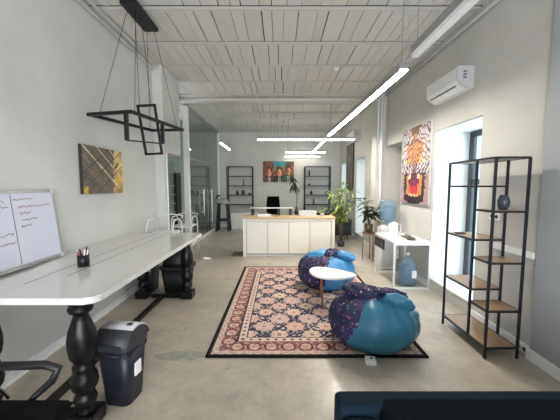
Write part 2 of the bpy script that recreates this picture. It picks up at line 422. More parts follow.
# ================================================================= LONG TABLE
tt = thing('long_table', 'long glossy white topped table on black turned legs along the left wall', 'table', (-1.66, 2.95, 0))
def rr(x0, x1, y0, y1, r, n=6):
    p = []
    for cx, cy, a0 in ((x1-r, y0+r, -90), (x1-r, y1-r, 0), (x0+r, y1-r, 90), (x0+r, y0+r, 180)):
        for i in range(n+1):
            a = R(a0+90*i/n); p.append((cx+r*math.cos(a), cy+r*math.sin(a)))
    return p
top = MB().prism(rr(-.53, .53, -1.24, 1.25, .07), .878, .92, bevel=.008).build('tabletop', M['gloss_white'], tt)
for x in (-.12, .05):
    MB().box(x-.0035, x+.0035, -.98 if x < 0 else -.8, 1.25, .9195, .9206).build('seam', M['canvas_edge'], top)
def leg_prof():
    return [(.0, .10), (.058, .10), (.06, .115), (.05, .135), (.062, .16), (.07, .19), (.062, .22), (.05, .235), (.058, .25), (.075, .275), (.083, .32), (.075, .36), (.058, .385),
            (.066, .40), (.066, .425), (.052, .44), (.058, .455), (.078, .49), (.088, .55), (.088, .60), (.078, .66), (.058, .72), (.043, .765), (.048, .775), (.068, .79), (.074, .81), (.06, .835), (.075, .85), (.075, .878), (0, .878)]
for sx0 in (-.28, .36):
    for sy in (-1.12, 1.12):
        sx = sx0-(.03 if sy > 0 else 0)
        mb = MB(); mb.lathe(leg_prof(), sx, sy, 28); mb.box(sx-.085, sx+.085, sy-.085, sy+.085, 0, .105, .012)
        mb.build('leg', M['blackwood'], tt)
MB().box(-.05, .0, -1.12, 1.12, .0, .05, .004).build('stretcher', M['blackwood'], tt)
for sy in (-1.12, 1.12): MB().box(-.19, .28, sy-.03, sy+.03, 0.0, .045, .004).build('crossbar', M['blackwood'], tt)
MB().box(-.4, .42, -1.15, 1.2, .862, .878).build('underframe', M['lam_edge'], tt)

# ================================================================= COUNTER
ct = thing('reception_counter', 'white panelled reception counter with pale wood top in the middle of the room', 'counter', (.2, 6.78, 0))
MB().box(-.98, .98, -.27, .32, .04, .862).build('body', M['housing'], ct)
for s in (-1, 1): MB().box(s*1.0-.035, s*1.0+.035, -.31, .33, 0, .87, .003).build('end_panel', M['lam_cream'], ct)
for k in range(4):
    a = -.955+k*.4775; MB().box(a+.005, a+.4705, -.29, -.272, .07, .79, .003).build('front_panel', M['lam_cream'], ct)
MB().box(-.965, .965, -.295, -.272, .8, .862, .002).build('top_rail', M['lam_cream'], ct)
MB().box(-.96, .96, -.262, -.25, 0, .07).build('plinth', M['lam_edge'], ct)
MB().box(-1.05, 1.05, -.33, .36, .87, .9, .004).build('wood_top', M['wood_top'], ct)

# raised ledge on the counter
lg = thing('raised_ledge', 'thin white ledge on three dark brackets on top of the counter', 'shelf', (0, 6.98, .9))
MB().box(-.72, .32, -.1, .1, .165, .18, .003).build('board', M['lam'], lg)
for x in (-.66, -.03, .25): MB().box(x-.035, x+.035, -.06, .06, 0, .164, .003).build('bracket', M['black'], lg)
tag(MB().box(.44, .84, 6.68, 6.9, .9, 1.02, .01).build('printer', M['grey_plastic']), 'pale grey low printer on the counter right of the ledge', 'printer')
tag(MB().box(.88, 1.2, 6.95, 7.1, .9, .965, .01).build('desk_organizer', M['blackplastic']), 'flat black desk tray at the right end of the counter top', 'desk tray')
tag(MB().box(-.52, -.2, 6.62, 6.7, .9, .95, .006).lathe([(.0, .95), (.03, .95), (.03, .97), (0, .97)], -.3, 6.66, 10).build('paper_stack', M['paper']), 'low white stack of paper under the ledge on the counter', 'papers')
p = thing('small_potted_plant', 'tiny potted plant at the right end of the counter top', 'plant', (.98, 6.72, .9))
MB().lathe([(0, 0), (.035, 0), (.045, .07), (.04, .07), (0, .06)]).build('pot', M['potwhite'], p)
def leaf(mb, base, d, L, W, droop=.3, m=0, n=3):
    d = Vector(d).normalized(); side = d.cross(Vector((0, 0, 1)))
    if side.length < .1: side = Vector((1, 0, 0))
    side.normalize(); p = Vector(base); prev = None; k = n
    for i in range(k+1):
        t = i/k; wv = W*math.sin(PI*min(.97, t*.92+.06))**.8*.5
        c = p+d*L*t+Vector((0, 0, -droop*L*t*t)); up = Vector((0, 0, .25*wv))
        row = [mb.bm.verts.new(c-side*wv+up), mb.bm.verts.new(c), mb.bm.verts.new(c+side*wv+up)]
        if prev:
            for q in (0, 1):
                f = mb.bm.faces.new((prev[q], prev[q+1], row[q+1], row[q])); f.material_index = m; f.smooth = True
        prev = row
def rnd(a, b): return random.uniform(a, b)
mb = MB()
for k in range(26):
    a = rnd(0, 2*PI); leaf(mb, (0, 0, .07), (math.cos(a), math.sin(a), rnd(.3, 1.6)), rnd(.07, .12), .035)
mb.build('foliage', M['leaf'], p)
# tall thin plant on the counter
p = thing('tall_vase_plant', 'tall thin stemmed plant in a dark vase on the counter below the portrait painting', 'plant', (.40, 7.04, .9))
MB().lathe([(0, 0), (.045, 0), (.05, .06), (.028, .14), (.022, .2), (.0, .2)]).build('vase', M['blackplastic'], p)
MB().tube([(0, 0, .18), (.01, 0, .35), (-.02, 0, .6), (-.07, 0, .82)], .009, 6).tube([(0, 0, .18), (.04, .02, .5), (.1, .03, .68), (.18, .03, .74)], .006, 6).build('stem', M['stem'], p)
mb = MB()
for k in range(40):
    a = rnd(0, 2*PI); z = rnd(.62, .92); leaf(mb, (-.03-.08*(z-.6)/.3+rnd(-.02, .02), 0, z), (math.cos(a), math.sin(a), rnd(-.8, .6)), rnd(.1, .19), .05, .6)
for k in range(7): leaf(mb, (.06+k*.02, .03, .6+k*.02), (rnd(-1, 1), rnd(-1, 1), .2), .1, .03)
mb.build('foliage', M['leaf_dark'], p)

# ================================================================= BACK WALL SHELVING
def rack(x, label):
    t = thing('shelving_rack', label, 'shelving', (x, 11.2, 0), 0, 'tall black racks on the back wall')
    for sx in (-.48, .48):
        for sy in (-.14, .14): MB().box(sx-.018, sx+.018, sy-.015, sy+.015, 0, 2.33).build('post', M['black'], t)
    for k in range(7): MB().box(-.48, .48, -.14, .14, .16+k*.36, .185+k*.36).build('shelf', M['shelfblack'], t)
    return t
rack(-1.53, 'tall black rack at the back wall behind the bar stool')
rack(1.43, 'tall black rack at the back wall right of the portrait painting')
sv = 2.33
def small(name, kind, x, z, label, m, cat='ornament', y=11.15):
    mb = MB()
    if kind == 'vase': mb.lathe([(0, 0), (.04, 0), (.055, .06), (.03, .12), (.02, .15), (.03, .17), (0, .17)], n=14)
    elif kind == 'box': mb.box(-.06, .06, -.05, .05, 0, .16, .005)
    elif kind == 'bowl': mb.lathe([(0, 0), (.03, 0), (.08, .06), (.075, .06), (0, .02)], n=14)
    elif kind == 'figure': mb.lathe([(0, 0), (.04, 0), (.02, .04), (.035, .1), (.015, .14), (.028, .17), (.02, .2), (0, .21)], n=12)
    o = mb.build(name, m); o.location = (x, y, z); return tag(o, label, cat)
small('vase', 'vase', -1.64, 1.27, 'small black vase in the middle of the rack behind the bar stool', M['blackplastic'], 'vase')
small('storage_box', 'box', -1.42, 1.27, 'upright dark grey box beside the black vase on the left rack', M['dgrey_plastic'], 'box')
small('bowl', 'bowl', -1.16, 1.27, 'small dark bowl at the right of the vase shelf on the left rack', M['vase'], 'bowl')
small('figurine', 'figure', -1.4, 1.63, 'tiny dark figurine one shelf above the vase on the left rack', M['stem'], 'figurine')
small('figurine', 'figure', 1.12, 1.99, 'small dark figurine near the top of the right rack', M['blackplastic'], 'figurine')
small('bowl', 'bowl', 1.12, 1.63, 'grey bowl on the third shelf of the right rack', M['vase'], 'bowl')
small('vase', 'vase', 1.2, 1.27, 'dark vase on the middle shelf of the right rack', M['blackplastic'], 'vase')
small('figurine', 'figure', 1.3, .91, 'dark figurine low on the right rack just above the counter', M['blackplastic'], 'figurine')
bt = thing('low_cabinet', 'low white cabinet standing behind the counter near the bar stool', 'cabinet', (-1.32, 10.8, 0))
MB().box(-.5, .5, -.2, .2, 0, .62, .005).build('body', M['lam'], bt)
for k in (0, 1): MB().box(-.49+k*.49, k*.49, -.215, -.2, .04, .59, .003).build('door', M['lam'], bt)

# portrait painting (generic)
def portrait(u, v):
    n = noise.noise(Vector((u*14, v*10, 1)))*.8+noise.noise(Vector((u*40, v*30, 2)))*.5
    c = (122, 84, 62)
    if .33 < u < .72 and v > .78: c = (50, 140, 150)
    elif .35 < u < .7 and v > .5: c = (110, 112, 92)
    elif u >= .72: c = (150, 96, 52) if v > .35 else (72, 96, 62)
    if u > .72 and v > .75: c = (86, 60, 52)
    if u < .12 or v > .93: c = (120, 66, 50) if u < .33 else c
    for cx, cy, jk in ((.2, .45, (88, 60, 50)), (.53, .44, (38, 42, 40)), (.83, .5, (58, 88, 58))):
        if v < cy-.12 and abs(u-cx) < .14+(cy-.12-v)*.35: c = jk
        if v < cy-.12 and abs(u-cx) < .03+(cy-.12-v)*.03: c = (190, 180, 168) if abs(u-cx) > .01 else (90, 30, 36)
        if ((u-cx)/.10)**2+((v-cy-.05)/.25)**2 < 1: c = (62, 36, 30)
        if ((u-cx)/.074)**2+((v-cy)/.19)**2 < 1: c = (222, 160, 120) if u > cx-.02 else (176, 96, 70)
        for s in (-1, 1):
            if ((u-cx-s*.024)/.013)**2+((v-cy-.025)/.02)**2 < 1: c = (70, 40, 34)
        if abs(u-cx) < .022 and abs(v-cy+.065) < .01: c = (150, 60, 54)
    return tuple(max(0, min(255, k*(1+n*.5))) for k in c)
t = thing('portrait_painting', 'colourful painting of three men in jackets on the back wall above the counter', 'painting', (-.06, 11.395, 2.155))
MB().box(-.6, .6, -.035, 0, -.4, .4).build('canvas', M['canvas_edge'], t)
o = picture('painted_face', 1.2, .8, portrait, 96, 64, t, M['paint']); o.location = (0, -.037, 0)

# office chair (black) behind counter and near-left chair
def office_chair(label, loc, rz, near=False):
    t = thing('office_chair', label, 'chair', loc, rz)
    # faces +Y locally, back at -Y
    t2 = bmesh.new(); bmesh.ops.create_cube(t2, size=1)
    for v in t2.verts: v.co = Vector((v.co.x*.50, .05+v.co.y*.50, .45+v.co.z*.08))
    bmesh.ops.bevel(t2, geom=list(t2.edges), offset=.038, segments=4, affect='EDGES')
    for f in t2.faces: f.smooth = True
    MB().add(t2).build('seat', M['blackfabric'], t)
    mb = MB(); n = 10; t3 = bmesh.new(); rows = []
    for j in range(n+1):
        z = .60+j/n*.56; wd = .2+.03*math.sin(PI*j/n); yy = -.27-.05*(j/n)
        rows.append([t3.verts.new((wd*(i/6-1)*1.0, yy-.045*(1-(i/6-1)**2), z)) for i in range(13)])
    for j in range(n):
        for i in range(12): t3.faces.new((rows[j][i], rows[j][i+1], rows[j+1][i+1], rows[j+1][i])).smooth = True
    bmesh.ops.solidify(t3, geom=list(t3.faces), thickness=.035)
    mb.add(t3).build('backrest', M['blackfabric'], t)
    MB().tube([(0, -.1, .43), (0, -.3, .44), (0, -.37, .55), (0, -.36, .85)], .018, m=0).build('back_support', M['chrome'] if near else M['black'], t)
    for s in (-1, 1):
        mb = MB(); mb.tube([(s*.25, -.26, .60), (s*.26, -.22, .64), (s*.27, .10, .645), (s*.27, .17, .625), (s*.265, .14, .56), (s*.25, .05, .48), (s*.2, .02, .44)], [.014, .022, .022, .024, .02, .017, .015], 8)
        mb.build('armrest', M['blackplastic'], t)
        if near and s == -1: MB().tube([(-.225, -.26, .71), (-.225, -.06, .49)], .008, 8).build('chrome_strut', M['chrome'], t)['label'] = 'chrome strut'
    MB().tube([(0, 0, .09), (0, 0, .43)], .028).tube([(0, 0, .06), (0, 0, .12)], .045).build('gas_column', M['chrome'], t)
    for k in range(5):
        a = 2*PI*k/5+.3; c_, s_ = math.cos(a), math.sin(a)
        l = MB().tube([(0, 0, .1), (.29*c_, .29*s_, .07)], [.025, .016], 8).build('leg', M['blackplastic'], t)
        MB().tube([(.29*c_-.02*s_, .29*s_+.02*c_, .03), (.29*c_+.02*s_, .29*s_-.02*c_, .03)], .03, 12).build('castor', M['blackplastic'], l)
    return t
office_chair('black office chair behind the reception counter', (-.2, 8.1, .0), PI).scale = (.85, 1, 1.12)
office_chair('black office chair with loop armrest at the near end of the long table', (-1.36, 1.21, 0), -PI/2, True)

# ================================================================= BAR STOOL
t = thing('bar_stool', 'black high stool with grey patterned seat beside the glass partition', 'stool', (-2.02, 10.3, 0)).scale = (1, 1, 1.12)
t = [o for o in bpy.data.objects if o.name == 'bar_stool'][0]
for sx in (-1, 1):
    for sy in (-1, 1): MB().tube([(sx*.22, sy*.2, 0), (sx*.15, sy*.13, .86)], .032, square=True).build('leg', M['black'], t)
MB().box(-.22, .22, -.2, -.17, .33, .38).box(-.22, .22, .17, .2, .33, .38).box(-.21, -.18, -.18, .18, .33, .38).box(.18, .21, -.18, .18, .33, .38).build('footrest', M['black'], t)
t4 = bmesh.new(); bmesh.ops.create_uvsphere(t4, u_segments=20, v_segments=12, radius=1)
for v in t4.verts:
    v.co = Vector((v.co.x*.27, v.co.y*.22, .93+v.co.z*(.10+.03*math.sin(v.co.x*5))-(v.co.x)*.03))
for f in t4.faces: f.smooth = True
MB().add(t4).build('seat_cushion', M['patt'], t)
MB().tube([(-.16, 0, .9), (-.24, 0, 1.03), (-.2, 0, 1.13), (-.1, 0, 1.12)], .03).build('backrest', M['blackplastic'], t)

# ================================================================= BINS
def bin_mesh(mb, w0, d0, w1, d1, h, m=0):
    a = rr(-w0/2, w0/2, -d0/2, d0/2, .05); b = rr(-w1/2, w1/2, -d1/2, d1/2, .06)
    t = bmesh.new(); A = [t.verts.new((x, y, 0)) for x, y in a]; B = [t.verts.new((x, y, h)) for x, y in b]
    for i in range(len(a)):
        j = (i+1) % len(a); t.faces.new((A[i], A[j], B[j], B[i])).smooth = True
    t.faces.new(A[::-1]); t.faces.new(B); mb.add(t, m)
def dome(y0, y1, x, z0, h, n=14):
    t = bmesh.new(); rows = []
    for j in range(n+1):
        q = j/n; yy = y0+(y1-y0)*q; zz = z0+h*math.sin(PI*q)**.55
        rows.append([t.verts.new((-x, yy, z0)), t.verts.new((-x, yy, zz)), t.verts.new((x, yy, zz)), t.verts.new((x, yy, z0))])
    for j in range(n):
        for i in range(3): t.faces.new((rows[j][i], rows[j][i+1], rows[j+1][i+1], rows[j+1][i])).smooth = (i == 1)
    return t
t = thing('swing_bin', 'navy swing bin with pale grey lid beside the near table leg', 'bin', (-1.185, 2.09, 0), R(-8))
mb = MB(); bin_mesh(mb, .20, .20, .265, .26, .44); mb.build('body', M['navy_plastic'], t)
mb = MB(); mb.prism(rr(-.142, .142, -.14, .14, .055), .43, .475, bevel=.01); mb.add(dome(-.135, .135, .138, .465, .10)); mb.build('hood', M['dgrey_plastic'], t)
o = MB().add(dome(-.10, .13, .128, .484, .092)).build('flap', M['grey_plastic'], t); o['label'] = 'pale grey swing flap'
MB().box(.05, .09, -.015, .015, .572, .580, .002).build('finger_grip', M['dgrey_plastic'], o)
pl = [(x*1.02, y*1.02, .40+.02*math.sin(i*2.3)) for i, (x, y) in enumerate(rr(-.130, .130, -.128, .128, .055))]
MB().tube(pl+[pl[0]], .008, 6).build('bin_liner', M['blackplastic'], t)
MB().box(.116, .128, -.04, .03, .2, .30, .002).build('sticker', M['paper'], t)
t = thing('black_waste_bin', 'large black bin with domed lid behind the far right table leg', 'bin', (-1.57, 4.38, 0), 0)
mb = MB(); bin_mesh(mb, .34, .3, .42, .36, .36); mb.build('body', M['blackplastic'], t)
mb = MB(); mb.prism(rr(-.235, .235, -.2, .2, .07), .36, .4, bevel=.008)
t5 = bmesh.new(); bmesh.ops.create_uvsphere(t5, u_segments=24, v_segments=14, radius=1)
for v in t5.verts: v.co = Vector((v.co.x*.225, v.co.y*.19, .4+max(0, v.co.z)*.32))
for f in t5.faces: f.smooth = True
mb.add(t5); mb.build('lid', M['blackplastic'], t)
t = thing('grey_waste_bin', 'grey plastic bin with white label behind the far left table leg', 'bin', (-2.02, 4.38, 0), 0)
mb = MB(); bin_mesh(mb, .2, .26, .25, .32, .5); mb.build('body', M['dgrey_plastic'], t)
MB().prism(rr(-.135, .135, -.17, .17, .05), .5, .53, bevel=.006).build('rim', M['grey_plastic'], t)
MB().box(.04, .09, -.152, -.146, .33, .43).build('sticker', M['paper'], t)

# ================================================================= WHITE STACKING CHAIRS beyond the table
def tube_chair(label, loc, rz):
    t = thing('armchair', label, 'chair', loc, rz, 'white tubular chairs past the long table')
    MB().prism(rr(-.205, .205, -.22, .22, .06), .80, .83, bevel=.008).build('seat', M['white_plastic'], t)
    for s in (-1, 1):
        MB().tube([(s*.215, .24, 0), (s*.215, .22, .85), (s*.215, .17, .99), (s*.215, .08, 1.04), (s*.215, -.14, 1.04), (s*.215, -.2, .96), (s*.215, -.24, .85), (s*.215, -.26, 0)], .014, 8).build('side_frame', M['white_plastic'], t)
    MB().tube([(-.215, .24, .4), (.215, .24, .4)], .012).tube([(-.215, -.25, .4), (.215, -.25, .4)], .012).tube([(-.215, .22, .8), (.215, .22, .8)], .012).tube([(-.215, -.24, .8), (.215, -.24, .8)], .012).build('crossbar', M['white_plastic'], t)
    MB().tube([(-.215, .22, 1.04), (-.21, .26, 1.08), (0, .3, 1.1), (.21, .26, 1.08), (.215, .22, 1.04)], .012).build('backrest', M['white_plastic'], t)
    return t
tube_chair('white tubular chair nearest the left wall past the long table', (-1.95, 4.87, 0), R(0))
tube_chair('white tubular chair standing in front of the dark doorway', (-2.10, 6.36, 0), R(0)).scale = (1, 1, .9)

# ================================================================= WHITEBOARD, CUP
t = thing('whiteboard', 'framed whiteboard with red handwriting leaning on the wall on the long table', 'whiteboard', (-2.115, 2.13, .945))
t.rotation_euler = (0, R(-6), 0)
W2 = .63; HB = .61
MB().box(-.008, .008, -W2, W2, 0, HB).build('board', M['wb'], t)
MB().box(-.012, .016, -W2, W2, -.012, .012).box(-.012, .016, -W2, W2, HB-.012, HB+.012).box(-.012, .016, W2-.012, W2+.012, 0, HB).box(-.012, .016, -W2-.012, -W2+.012, 0, HB).build('frame', M['alu'], t)
for y in (-W2, W2):
    for z in (0, HB): MB().box(-.014, .02, y-.022, y+.022, z-.022, z+.022, .006).build('corner_cap', M['grey_plastic'], t)
MB().box(.016, .05, -.1, .3, -.012, -.004).build('tray', M['alu'], t)
def scribble(y0, z0, L, hh, seed):
    random.seed(seed); mb = MB(); y = y0; pts = []
    while y < y0+L:
        pts.append((.0105, y, z0+rnd(-hh, hh))); y += rnd(.006, .012)
        if random.random() < .12 and len(pts) > 2: mb.tube(pts, .0019, 4); pts = pts[-1:]; pass
    if len(pts) > 1: mb.tube(pts, .0019, 4)
    return mb
for k, (y, z, L, c) in enumerate(((.215, .545, .2, 'red'), (.25, .485, .33, 'red'), (.255, .43, .12, 'red'), (.27, .375, .16, 'red'), (.25, .32, .1, 'ink'),
                                  (.02, .53, .12, 'ink'), (.05, .49, .12, 'ink'), (.0, .2, .2, 'red'), (.02, .27, .15, 'ink'), (-.05, .4, .1, 'ink'))):
    scribble(y, z, L, .011, k).build('handwriting', M[c], t)
MB().box(.008, .0095, .195, .199, .02, .59).build('divider_line', M['ink'], t)
random.seed(11)
t = thing('pencil_cup', 'black mesh cup full of pens on the white table', 'pen holder', (-1.67, 2.42, .92))
MB().lathe([(0, 0), (.045, 0), (.045, .1), (.04, .1), (.04, .01), (0, .01)]).build('cup', M['black'], t)
for k in range(9):
    a = 2*PI*k/9; c_ = ('white_plastic', 'pink', 'blackplastic', 'pink', 'ink', 'white_plastic', 'red', 'blackplastic', 'paper')[k]
    MB().tube([(.012*math.cos(a), .012*math.sin(a), .012), (.043*math.cos(a), .043*math.sin(a), rnd(.13, .16))], .0055, 6).build('pen', M[c_], t)

# left painting
def abstract(u, v):
    n = noise.noise(Vector((u*6, v*5, 4)))*.25+noise.noise(Vector((u*30, v*22, 9)))*.15
    c = (98, 90, 78)
    if u > .8-.06*math.sin(v*3): c = (196, 160, 84) if v < .55 else (206, 180, 112)
    if u < .1 and v < .16: c = (190, 160, 60)
    if u > .72 and v < .12: c = (180, 140, 70)
    # diagonal pale beams
    for o_, wd, cc in ((1.0, .02, (205, 190, 150)), (1.32, .02, (212, 196, 158)), (1.62, .018, (210, 192, 150))):
        if abs(v+u*.98-o_) < wd: c = cc
    for o_ in (.62, .8, 1.18, 1.46):
        if abs(v+u*.98-o_) < .008: c = (150, 138, 116)
    for o_ in (.1, -.25, .42):
        if abs(v-u*.9-o_) < .012: c = (64, 56, 48)
    if abs(v+u-.72) < .015 and v < .5: c = (150, 112, 86)
    if .76 < u < .9 and abs(v-(.55+(u-.76)*1.2)) < .04: c = (92, 76, 52)
    return tuple(max(0, min(255, k*(1+n))) for k in c)
t = thing('abstract_painting', 'grey and gold abstract canvas on the left wall above the long table', 'painting', (LX+.002, 3.60, 1.785), R(90))
MB().box(-.40, .40, -.035, 0, -.275, .275).build('canvas', M['canvas_edge'], t)
o = picture('painted_face', .80, .55, abstract, 100, 64, t, M['paint']); o.location = (0, -.037, 0)

# tiger painting
def tiger(u, v):
    wq = noise.noise(Vector((u*16, v*20, 7)))
    x = abs(abs(u-.5)*2+.07*wq); v = v+.018*noise.noise(Vector((u*22, v*18, 2))); n = noise.noise(Vector((u*9, v*12, 1))); n2 = noise.noise(Vector((u*34, v*26, 5)))
    c = (176, 160, 158)
    st = math.sin(v*84+x*15+n*5)
    if v > .52:     # forehead and brow
        c = (214, 146, 92) if x < .55+.1*n else (214, 202, 200)
        if v > .8 and x > .25+.2*n: c = (208, 200, 204)
        if st > .70: c = (84, 64, 64)
        elif st > .2 and x < .6: c = (192, 118, 74)
        elif x > .55 and n2 > .25: c = (150, 140, 150)
        if v > .9 and x < .25: c = (120, 90, 76)
    elif v > .40:   # muzzle
        c = (206, 198, 206) if x > .12 else (150, 110, 110)
        if math.sin(v*75-x*30+n*3) > .35: c = (66, 48, 60)
    if .40 < v < .66:
        for s in (1,):
            d = math.hypot((x-.5)/.16, (v-.55)/.035)
            if d < 1: c = (236, 214, 150) if d > .5 else (30, 24, 26)
    if v <= .40:
        c = (186, 160, 156)
        if x > .62: c = (170, 130, 138) if n2 > 0 else (206, 184, 184)
        if x < .72 and v > .03: c = (60, 32, 40)
        if x < .5 and .12 < v < .38: c = (106, 36, 56)
        if .38 < x < .56 and .12 < v < .37: c = (224, 140, 70) if n2 > -.2 else (240, 190, 110)
        if x < .3 and .12 < v < .24: c = (206, 52, 62)
        if x < .36 and .10 < v < .125: c = (236, 196, 150)
        if .3 < x < .36 and .12 < v < .26: c = (238, 176, 110)
        if x < .25 and .24 < v < .32: c = (126, 36, 84)
        if .24 < x < .4 and .33 < v < .39: c = (240, 226, 206)
        if x < .45 and v < .09: c = (40, 28, 34)
        if .6 < x < .8 and .2 < v < .4 and st > 0: c = (50, 38, 46)
    return tuple(max(0, min(255, k*.88*(1+n2*.4))) for k in c)
t = thing('tiger_painting', 'tall canvas of a roaring orange tiger on the right wall between two windows', 'painting', (RX-.002, 5.03, 1.95), R(-90))
MB().box(-.51, .51, -.03, 0, -.655, .655).build('canvas', M['canvas_white'], t)
o = picture('painted_face', 1.02, 1.31, tiger, 84, 110, t, M['paint']); o.location = (0, -.032, 0)
# dark tall panel between far windows
def greyfig(u, v):
    n = noise.noise(Vector((u*3, v*5, 8))); k = 1+n*.4
    return (96*k, 88*k, 84*k)
t = thing('dark_painting', 'tall dark grey canvas on the far right wall above the bamboo plant', 'painting', (RX-.002, 9.68, 2.2), R(-90))
MB().box(-.45, .45, -.04, 0, -.75, .75).build('canvas', M['canvas_edge'], t)
o = picture('painted_face', .86, 1.42, greyfig, 20, 30, t, M['paint']); o.location = (0, -.042, 0)

# ================================================================= BEAN BAGS
def beanbag(name, label, loc, rz, rx, ry, h, plain, pattern_rule, flap, ridge):
    t = thing(name, label, 'bean bag', loc, rz, 'bean bags on the rug')
    bm = bmesh.new(); bmesh.ops.create_uvsphere(bm, u_segments=72, v_segments=44, radius=1)
    for v in bm.verts:
        p = v.co.copy(); a = math.atan2(p.y, p.x); rr_ = math.hypot(p.x, p.y); z = p.z
        q = (z+1)/2                                # 0 bottom .. 1 top
        prof = rr_**(.70 if q < .5 else .86)
        seam = 1-.03*max(0, math.cos(a*6+.4))**16
        fold = max(0, q-.35)**2
        wr = 1+fold*.10*math.sin(a*13+math.sin(a*5)*1.5)+.07*noise.noise(Vector((p.x*2.2, p.y*2.2, p.z*2.2)))+.02*noise.noise(Vector((p.x*7, p.y*7, p.z*4)))
        zz = .5+.5*math.copysign(abs(z)**.92, z) if q > .5 else q*(.80+.40*q)
        v.co = Vector((rx*prof*seam*wr*p.x/max(rr_, 1e-4), ry*prof*seam*wr*p.y/max(rr_, 1e-4), max(0, h*(zz-.05)*(1+.10*noise.noise(Vector((p.x*2.5, p.y*2.5, 0)))+fold*.06*math.sin(a*9)))))
    for f in bm.faces:
        c = f.calc_center_median(); f.smooth = True
        f.material_index = 0 if pattern_rule(c.x/rx, c.y/ry, c.z/h) else 1
    mb = MB(); mb.add(bm)
    # add() drops slots -> reassign
    for f in mb.bm.faces:
        c = f.calc_center_median(); f.material_index = 0 if pattern_rule(c.x/rx, c.y/ry, c.z/h) else 1
    mb.build('body', [M['stars'], plain], t)
    for nm, (cx, cy, cz), (ax, ay, az), rot, mm, sd in ridge+flap:
        b2 = bmesh.new(); bmesh.ops.create_uvsphere(b2, u_segments=36, v_segments=22, radius=1)
        for v in b2.verts:
            p = v.co.copy(); k = 1+.22*noise.noise(p*2.6+Vector((sd, 0, 0)))+.07*math.sin(p.y*9+p.x*4+sd)
            v.co = Vector((p.x*ax*k, p.y*ay*k, p.z*az*k))
        for f in b2.faces: f.smooth = True
        from mathutils import Euler
        o = MB().add(b2, 0, Matrix.Translation((cx, cy, cz)) @ Euler(rot).to_matrix().to_4x4()).build(nm, mm, t)
    return t
beanbag('bean_bag', 'teal and star print bean bag at the near right corner of the rug', (.955, 2.88, .0165), 0, .445, .42, .52, M['teal'],
        lambda x, y, z: x < -.50+.55*(z-.3)+.30*y or (z > .72 and y > .05-.5*x and x < .5),
        [('folded_flap', (.17, -.17, .455), (.15, .14, .075), (R(-38), R(14), R(-8)), M['teal'], 3)],
        [('gathered_neck', (-.08, .03, .49), (.22, .13, .08), (0, R(10), R(-14)), M['stars'], 1),
         ('flap_lining', (.15, -.07, .52), (.16, .09, .045), (R(-12), R(10), R(0)), M['stars'], 5)])
beanbag('bean_bag', 'bright blue and star print bean bag farther back on the rug near the counter', (.735, 4.53, .0165), 0, .445, .42, .55, M['blue'],
        lambda x, y, z: x < .05+.25*(z-.5)+.2*y,
        [('folded_flap', (.27, -.10, .50), (.17, .13, .07), (R(-16), R(14), R(-5)), M['blue'], 4)],
        [('gathered_neck', (.07, -.06, .53), (.13, .13, .07), (0, R(-15), R(20)), M['stars'], 2),
         ('back_fold', (-.12, .05, .49), (.22, .16, .065), (0, R(-14), 0), M['blue'], 6)])

# ================================================================= COFFEE TABLE
t = thing('coffee_table', 'small teardrop shaped white table on wooden legs between the bean bags', 'table', (.575, 3.86, .0165))
P = []
n = 40
for i in range(n):
    a = 2*PI*i/n; x = .30*math.cos(a); k = (x+.30)/.60
    y = .31*math.sin(a)*(1-.62*k)*1.12
    P.append((x+.13, y-.16*k+.03))
MB().prism(P, .40, .425, bevel=.006).build('tabletop', M['lam'], t)
for (x0, y0, x1, y1) in ((-.03, -.13, -.02, -.2), (.02, .14, .0, .2), (.3, -.1, .36, -.12)):
    MB().tube([(x0, y0, .405), (x1, y1, 0)], [.019, .011], 10).build('leg', M['legwood'], t)
MB().box(-.08, .33, -.05, 0, .385, .4).build('leg_bracket', M['legwood'], t)

# small white box by the rug
t = thing('cable_box', 'small white box lying on the floor at the front edge of the rug', 'box', (.82, 2.505, 0), R(-8))
MB().box(-.045, .045, -.04, .04, 0, .045, .003).build('case', M['paper'], t)
MB().lathe([(0, .045), (.014, .045), (.014, .047), (0, .047)], .005, .005, 12).build('round_mark', M['black'], t)

# ================================================================= ZIGZAG SHELF
t = thing('bookcase', 'open black metal bookcase with staggered wooden shelves by the near window', 'bookcase', (2.05, 2.92, 0))
T = .0095
def sbar(a, b, nm='rail'): return MB().tube([a, b], T, square=True).build(nm, M['shelfblack'], t)
for x in (-.15, .15):
    for y in (-.345, -.10, .345): sbar((x, y, 0 if y != -.10 else .1), (x, y, 1.85), 'post')
def shelf(y0, y1, z, board=True, mm='wood'):
    MB().tube([(-.15, y0, z), (-.15, y1, z)], T*.9, square=True).tube([(.15, y0, z), (.15, y1, z)], T*.9, square=True).tube([(-.15, y0, z), (.15, y0, z)], T*.9, square=True).tube([(-.15, y1, z), (.15, y1, z)], T*.9, square=True).build('shelf_frame', M['shelfblack'], t)
    if board: MB().box(-.14, .14, y0+.01, y1-.01, z-.004, z+.011).build('shelf_board', M[mm], t)
shelf(-.345, .345, 1.85, True, 'ac_side')
for z in (1.37, .90, .45): shelf(-.345, -.10, z)
for z in (1.595, 1.07, .572): shelf(-.10, .345, z)
shelf(-.345, .345, .10)
t = thing('ribbed_vase', 'small dark ribbed vase on the second shelf of the black bookcase', 'vase', (2.10, 2.72, 1.382))
MB().lathe([(0, 0), (.03, 0), (.045, .03), (.048, .08), (.035, .12), (.03, .135), (.025, .135), (0, .13)], n=32, fn=lambda a, z: 1+.06*math.cos(a*12)).build('body', M['vase'], t)
MB().box(-.07, .02, -.03, .03, 0, .012).build('base', M['blackplastic'], tag(bpy.data.objects.new('dark_case', None), 'flat dark case lying on the middle shelf of the black bookcase', 'case'))
dc = [o for o in bpy.data.objects if o.name.startswith('dark_case')][0]; C.objects.link(dc); dc.location = (2.0, 3.15, 1.082)
